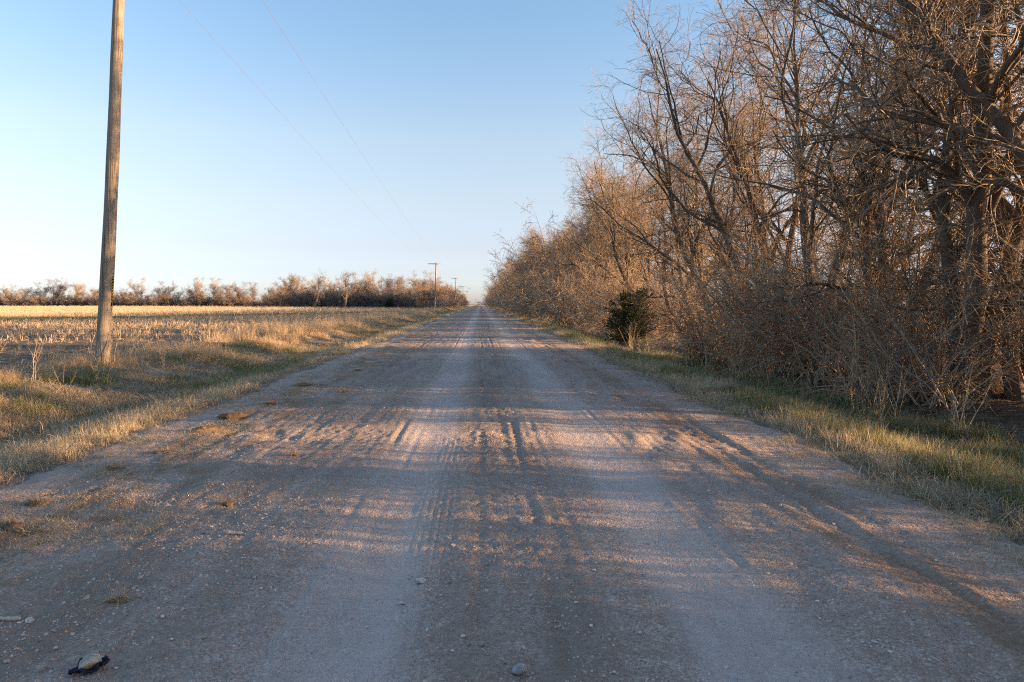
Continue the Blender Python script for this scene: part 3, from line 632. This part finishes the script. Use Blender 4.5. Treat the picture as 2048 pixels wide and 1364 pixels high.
GS = 'pale stones lying on the gravel'
spots = [(325, 1243, .02, 0), (112, 1297, .022, 0), (395, 1040, .018, 0), (1225, 1083, .0, 0), (532, 1034, .022, 0), (487, 1053, .014, 0), (419, 1084, .014, 0), (365, 1102, .016, 0), (346, 1100, .012, 0), (282, 1161, .016, 0), (522, 1187, .018, 0),
         (551, 1190, .014, 0), (366, 1225, .014, 0), (188, 1258, .012, 0), (176, 1285, .012, 0), (343, 1291, .014, 0), (597, 1012, .018, 0), (408, 1071, .024, 1), (588, 1063, .02, 1), (408, 1287, .022, 1), (515, 1014, .022, 1), (320, 1165, .020, 2),
         (905, 1307, .018, 0), (804, 1210, .026, 0), (859, 1183, .014, 0), (881, 1194, .014, 0), (930, 1168, .016, 1), (926, 1280, .020, 0), (998, 1274, .016, 1), (964, 1295, .024, 1), (938, 1298, .022, 1), (1188, 1144, .020, 0), (1152, 1212, .018, 0),
         (1182, 1259, .018, 0), (1281, 1274, .02, 0), (1228, 1355, .018, 0), (1030, 992, .016, 0), (905, 926, .016, 0), (1535, 1152, .022, 0), (1635, 1203, .018, 0), (1780, 1318, .018, 0), (1752, 1298, .016, 0), (1505, 1080, .014, 0), (1872, 1120, .02, 0),
         (1900, 1168, .016, 1), (1010, 1335, .016, 1), (700, 1095, .014, 0), (733, 1253, .014, 0), (1310, 1085, .014, 1), (1640, 1240, .014, 0)]
SM = [[stone_mesh('stone', 720+k*3+j, M[m], 1, .6, 2) for k in range(3)] for j, m in enumerate(('pale_stone', 'brown_stone', 'grey_stone'))]
names = ['pale', 'brown', 'grey']
for i, (px, py, r_, c) in enumerate(spots):
    if r_ <= 0: continue
    X, Yy = at(px, py, -.02); o = obj('stone', SM[c][i % 3], loc=(X, Yy, float(rz(X, Yy))+r_*.3), rot=(.1*(i % 3), .1, i*1.7), scale=r_*.55)
    tag(o, 'small %s stone lying loose on the gravel road' % names[c], 'stone', 'small %s stones on the road' % names[c])
X, Yy = at(1040, 1352, -.02); tag(obj('stone', SM[2][1], loc=(X, Yy, float(rz(X, Yy))+.018), rot=(0, .1, .7), scale=(.04, .035, .036)), 'large bluish grey stone at the bottom centre of the road', 'stone')
X, Yy = at(843, 1168, -.02); tag(obj('stone', stone_mesh('white_stone', 777, M['pale_stone'], 1, .7, 2, 1.6), loc=(X, Yy, float(rz(X, Yy))+.012), rot=(0, .2, .5), scale=(.036, .026, .03)), 'bright white jagged stone left of the middle of the road', 'stone')
# the rock caught in dark cloth, bottom left
X, Yy = at(180, 1345, -.02); zc = float(rz(X, Yy))
t = NT('banded_stone'); M['rock'] = t.fin(t.ramp(t.noise((14, 22, 14), 4, off=2.3), [(.38, (.22, .22, .18)), (.5, (.36, .35, .29)), (.58, (.42, .37, .27)), (.68, (.26, .14, .07))]), .7, t.noise(60, 3), .004)
tag(obj('rock', stone_mesh('rock', 790, M['rock'], 1, .75, 3, .12), loc=(X, Yy, zc+.030), rot=(.15, -.1, .35), scale=(.046, .036, .040)), 'fist sized tan and grey rock resting on a dark rag at the bottom left', 'rock')
t = NT('blue_black_cloth'); wv = t.n('ShaderNodeTexChecker'); wv.inputs['Scale'].default_value = 260; t.l(t.pos, wv.inputs['Vector'])
M['cloth'] = t.fin(t.mix(t.math('MULTIPLY', wv.outputs['Fac'], .6), (.008, .012, .03), (.035, .045, .09)), .8, t.noise(70, 3), .004)
gxx, gyy = np.meshgrid(np.linspace(-1, 1, 40), np.linspace(-1, 1, 40)); an = np.arctan2(gyy, gxx); rr = np.maximum(abs(gxx), abs(gyy)); rad = rr*(.068+.018*np.sin(an*2+1)+.008*np.sin(5*an))
cx_, cy_ = rad*np.cos(an)*.72, rad*np.sin(an)*1.2; cz_ = .008+.034*np.abs(fbm(cx_*45, cy_*45, 95, 3))+.014*sst(.5, 1, rr)*(np.sin(an*3) > -.3)
a = (np.arange(39)[:, None]*40+np.arange(39)[None]).ravel()
ra = mesh('rag', np.stack([cx_, cy_, cz_], -1).reshape(-1, 3), np.stack([a, a+1, a+41, a+40], 1), mats=[M['cloth']]); ro = obj('rag', ra, loc=(X, Yy, zc-.002), rot=(0, 0, -.3))
mo = ro.modifiers.new('thick', 'SOLIDIFY'); mo.thickness = .003
tag(ro, 'crumpled blue black cloth rag under the tan rock at the bottom left', 'rag')
# sticks
def stick(px0, py0, px1, py1, r_, lab, m='twig_pale'):
    a0 = np.array(at(px0, py0, -.02)); a1 = np.array(at(px1, py1, -.02)); n = 9; tt = np.linspace(0, 1, n); P = np.zeros((1, n, 3)); d = a1-a0; nn = np.array([-d[1], d[0]])
    for k, q in enumerate(tt): c = a0+d*q+nn*.05*math.sin(q*5); P[0, k] = (c[0]-a0[0], c[1]-a0[1], float(rz(*c))+r_*.8)
    Rr = r_*(1-.45*tt)[None]*(1+.12*np.sin(tt*17)); Rr[0, 0] *= .3; Rr[0, -1] *= .3
    V, q = tubes(P, Rr, 8); return tag(obj('stick', mesh('stick', V, q, mats=[M[m]]), loc=(a0[0], a0[1], 0)), lab, 'stick')
stick(42, 1238, -14, 1235, .013, 'pale grey broken stick at the left edge of the road')
stick(450, 1075, 488, 1074, .017, 'flat weathered piece of wood lying on the left of the road', 'twig_pale')
stick(962, 1303, 978, 1318, .003, 'thin straw stalk on the gravel near the bottom centre', 'straw')

# clods of turf along the left windrow
def clod(px, py, L, W, H, lab, dark=False):
    X, Yy = at(px, py, -.05); e = obj('turf_clod', None, loc=(X, Yy, float(rz(X, Yy))), rot=(0, 0, rng.uniform(-.5, .5)))
    sm = stone_mesh('soil', int(px), M['clod'], 1, 1, 3, 1.3); obj('soil', sm, e, scale=(L, W, H))
    V, q = blades(60, .09, 1, 2.0, .004, int(px)+1, .8); n_ = 60; V = V.reshape(n_, -1, 3); r = np.random.default_rng(px); c = r.normal(0, .38, (n_, 2))
    V[:, :, :2] -= V[:, :1, :2]; V[:, :, 0] += (c[:, 0]*L)[:, None]; V[:, :, 1] += (c[:, 1]*W)[:, None]; V[:, :, 2] += (np.sqrt(np.clip(1-(c**2).sum(1), 0, 1))*H*.9)[:, None]
    obj('grass', mesh('clod_grass', V.reshape(-1, 3), q, mats=[M['straw_red']]), e)
    tag(e, lab, 'turf clod', 'turf clods dropped along the left side of the road')
M['clod'] = simple('clod_soil', (.09, .062, .038), (.22, .155, .09), 14, .95)
for c in ((410, 862, .20, .10, .075, 'largest dark turf clod on the left of the road, nearer one of a close pair'), (465, 838, .17, .10, .06, 'sunlit turf clod just beyond the largest dark one'),
          (228, 942, .15, .08, .05, 'low dark turf clod beside the near left shoulder'), (605, 772, .24, .15, .07, 'broad turf clod farthest up the left of the road'),
          (75, 1012, .07, .05, .045, 'small sunlit clod near the left edge of the picture'), (22, 1060, .16, .07, .05, 'straw covered clod cut by the left edge of the picture'),
          (455, 1018, .06, .04, .035, 'small clod with orange lit top amid the left gravel'), (590, 918, .05, .04, .03, 'tiny dark clod in the middle of the left lane'), (540, 812, .12, .08, .03, 'flattened clod on the left between two larger ones'),
          (715, 745, .14, .1, .04, 'small far clod left of the road centre'), (330, 905, .1, .07, .025, 'flat crumbled clod on the near left shoulder'), (232, 1213, .07, .04, .02, 'dark flattened clod low in the left gravel'), (690, 788, .07, .05, .03, 'little clod in line with the far broad one')):
    clod(*c)

# ------------------------------------------------------------------ utility poles and wires
t = NT('weathered_pole'); og = t.n('ShaderNodeTexCoord').outputs['Object']; g1 = t.noise((45, 45, 1.2), 5, vec=og); g2 = t.noise((7, 7, .5), 3, vec=og)
M['pole'] = t.fin(t.mix(t.ramp(t.noise((60, 60, .8), 3, vec=og, off=5), [(.57, 0), (.64, .85)]), t.mix(g2, t.ramp(g1, [(.3, (.13, .11, .085)), (.7, (.34, .29, .23))]), (.24, .21, .17)), (.04, .03, .025)), .9, g1, .012)
M['tag'] = simple('tag_metal', (.02, .015, .01), (.06, .04, .02), 20, .6); M['yellow'] = simple('yellow_numerals', (.5, .3, .03), (.6, .38, .05), 9, .6)
M['glass'] = simple('insulator', (.30, .33, .33), (.42, .45, .45), 9, .3); M['wire'] = simple('aluminium_wire', (.12, .12, .13), (.17, .17, .18), 3, .8); M['steel'] = simple('galvanised_steel', (.22, .22, .22), (.34, .34, .33), 9, .5)
def pole(px, yy, ztop, lean, lab, rb=.165, rt=.115, near=False):
    X = (px-962)/F*yy; zg = float(gz(X, yy)); e = obj('utility_pole', None, loc=(X, yy, zg)); h = ztop-zg; n = 24; tt = np.linspace(0, 1, n)
    P = np.zeros((1, n, 3)); P[0, :, 2] = tt*(h+.6)-.6; P[0, :, 0] = lean*P[0, :, 2] + (.03*np.sin(tt*5)*near); Rr = (rb+(rt-rb)*tt)[None]*(1+(.02*np.sin(tt*31))[None]*near)
    sh, q = tubes(P, Rr, 20); cap = len(sh); q = q; V = np.concatenate([sh, P[:, -1]]); tr = [[cap-20+k, cap-20+(k+1) % 20, cap] for k in range(20)]
    obj('shaft', mesh('pole_shaft', V, q, tr, mats=[M['pole']]), e)
    xt = lean*(h-.25)
    def bar(a, b, w_, nm, m, par=e):
        a = np.array(a, float); b = np.array(b, float); d = unit((b-a)[None])[0]; s = unit(np.cross(d, (0, 1, .01))[None])[0]; u = np.cross(s, d)
        V = [p+s*w_[0]*i+u*w_[1]*j for p in (a, b) for i, j in ((-.5, -.5), (.5, -.5), (.5, .5), (-.5, .5))]
        return obj(nm, mesh(nm, V, [(0, 1, 2, 3), (7, 6, 5, 4), (0, 4, 5, 1), (1, 5, 6, 2), (2, 6, 7, 3), (3, 7, 4, 0)], mats=[M[m]], smooth=False), par)
    yf = -rt-.05
    bar((xt-1.68, yf, h-.25), (xt+1.68, yf, h-.25), (.15, .10), 'crossarm', 'pole')
    for s in (-1, 1):
        bar((xt+s*.75, yf-.05, h-.3), (xt-.0, yf-.05, h-1.05), (.04, .012), 'brace', 'steel')
        a, b = tubes(np.array([[(xt+s*1.38, yf, h-.2+k*.035) for k in range(8)]]), np.array([[.012, .012, .05, .055, .03, .045, .05, .01]]), 10); obj('insulator', mesh('insulator', a, b, mats=[M['glass']]), e)
    if near:
        zz = 1.75; xe = lean*zz+rb*.99
        pl = bar((xe+.012, -.03, zz-.25), (xe+.05, -.03, zz+.48), (.035, .012), 'tag_strip', 'tag')
        for k in range(9): bar((xe+.0145+.0047*k, -.040, zz-.16+.07*k), (xe+.0165+.0047*k, -.040, zz-.12+.07*k), (.026, .006), 'numeral_plate', 'yellow', e)
    tag(e, lab, 'utility pole'); return X, yy, zg+h
lean = .049
A = pole(203, 16.5, 11.95, lean, 'tall weathered brown utility pole standing close by on the left bank', near=True)
polep = [A]
for px, yy, dt, lab in ((870, 150, 81.5, 'nearest of the far poles, with crossarm and two braces'), (910.5, 240, 52, 'second far utility pole, rising from the roadside trees'), (925.5, 340, 35, 'third far utility pole, only its top above the trees'), (934, 440, 25, 'fourth far pole, faint above the roadside trees')):
    polep.append(pole(px, yy, EYE+dt/F*yy, .022, lab, .17, .13))
def wire(s, lab):
    pts = []; rad = []
    P0 = [(-8.2+s*1.38-1.0, -85, 11.9)] + [(X+(lean if i == 0 else .022)*(z)+s*1.38, y_, z-.02) for i, (X, y_, z) in enumerate(polep)]
    for a, b in zip(P0[:-1], P0[1:]):
        for k in range(24 if b is not P0[-1] else 25):
            q = k/24; sag = 1.0*4*q*(1-q)*((b[1]-a[1])/130)**2; pts.append([a[j]*(1-q)+b[j]*q for j in range(3)]); pts[-1][2] -= sag
    P = np.array([pts]); Rr = np.full(P.shape[:2], .0055); V, q = tubes(P, Rr, 5)
    return tag(obj('power_line', mesh('power_line', V, q, mats=[M['wire']])), lab, 'power line')
wire(-1, 'left one of two thin overhead wires crossing the sky'); wire(1, 'right one of two thin overhead wires crossing the sky')
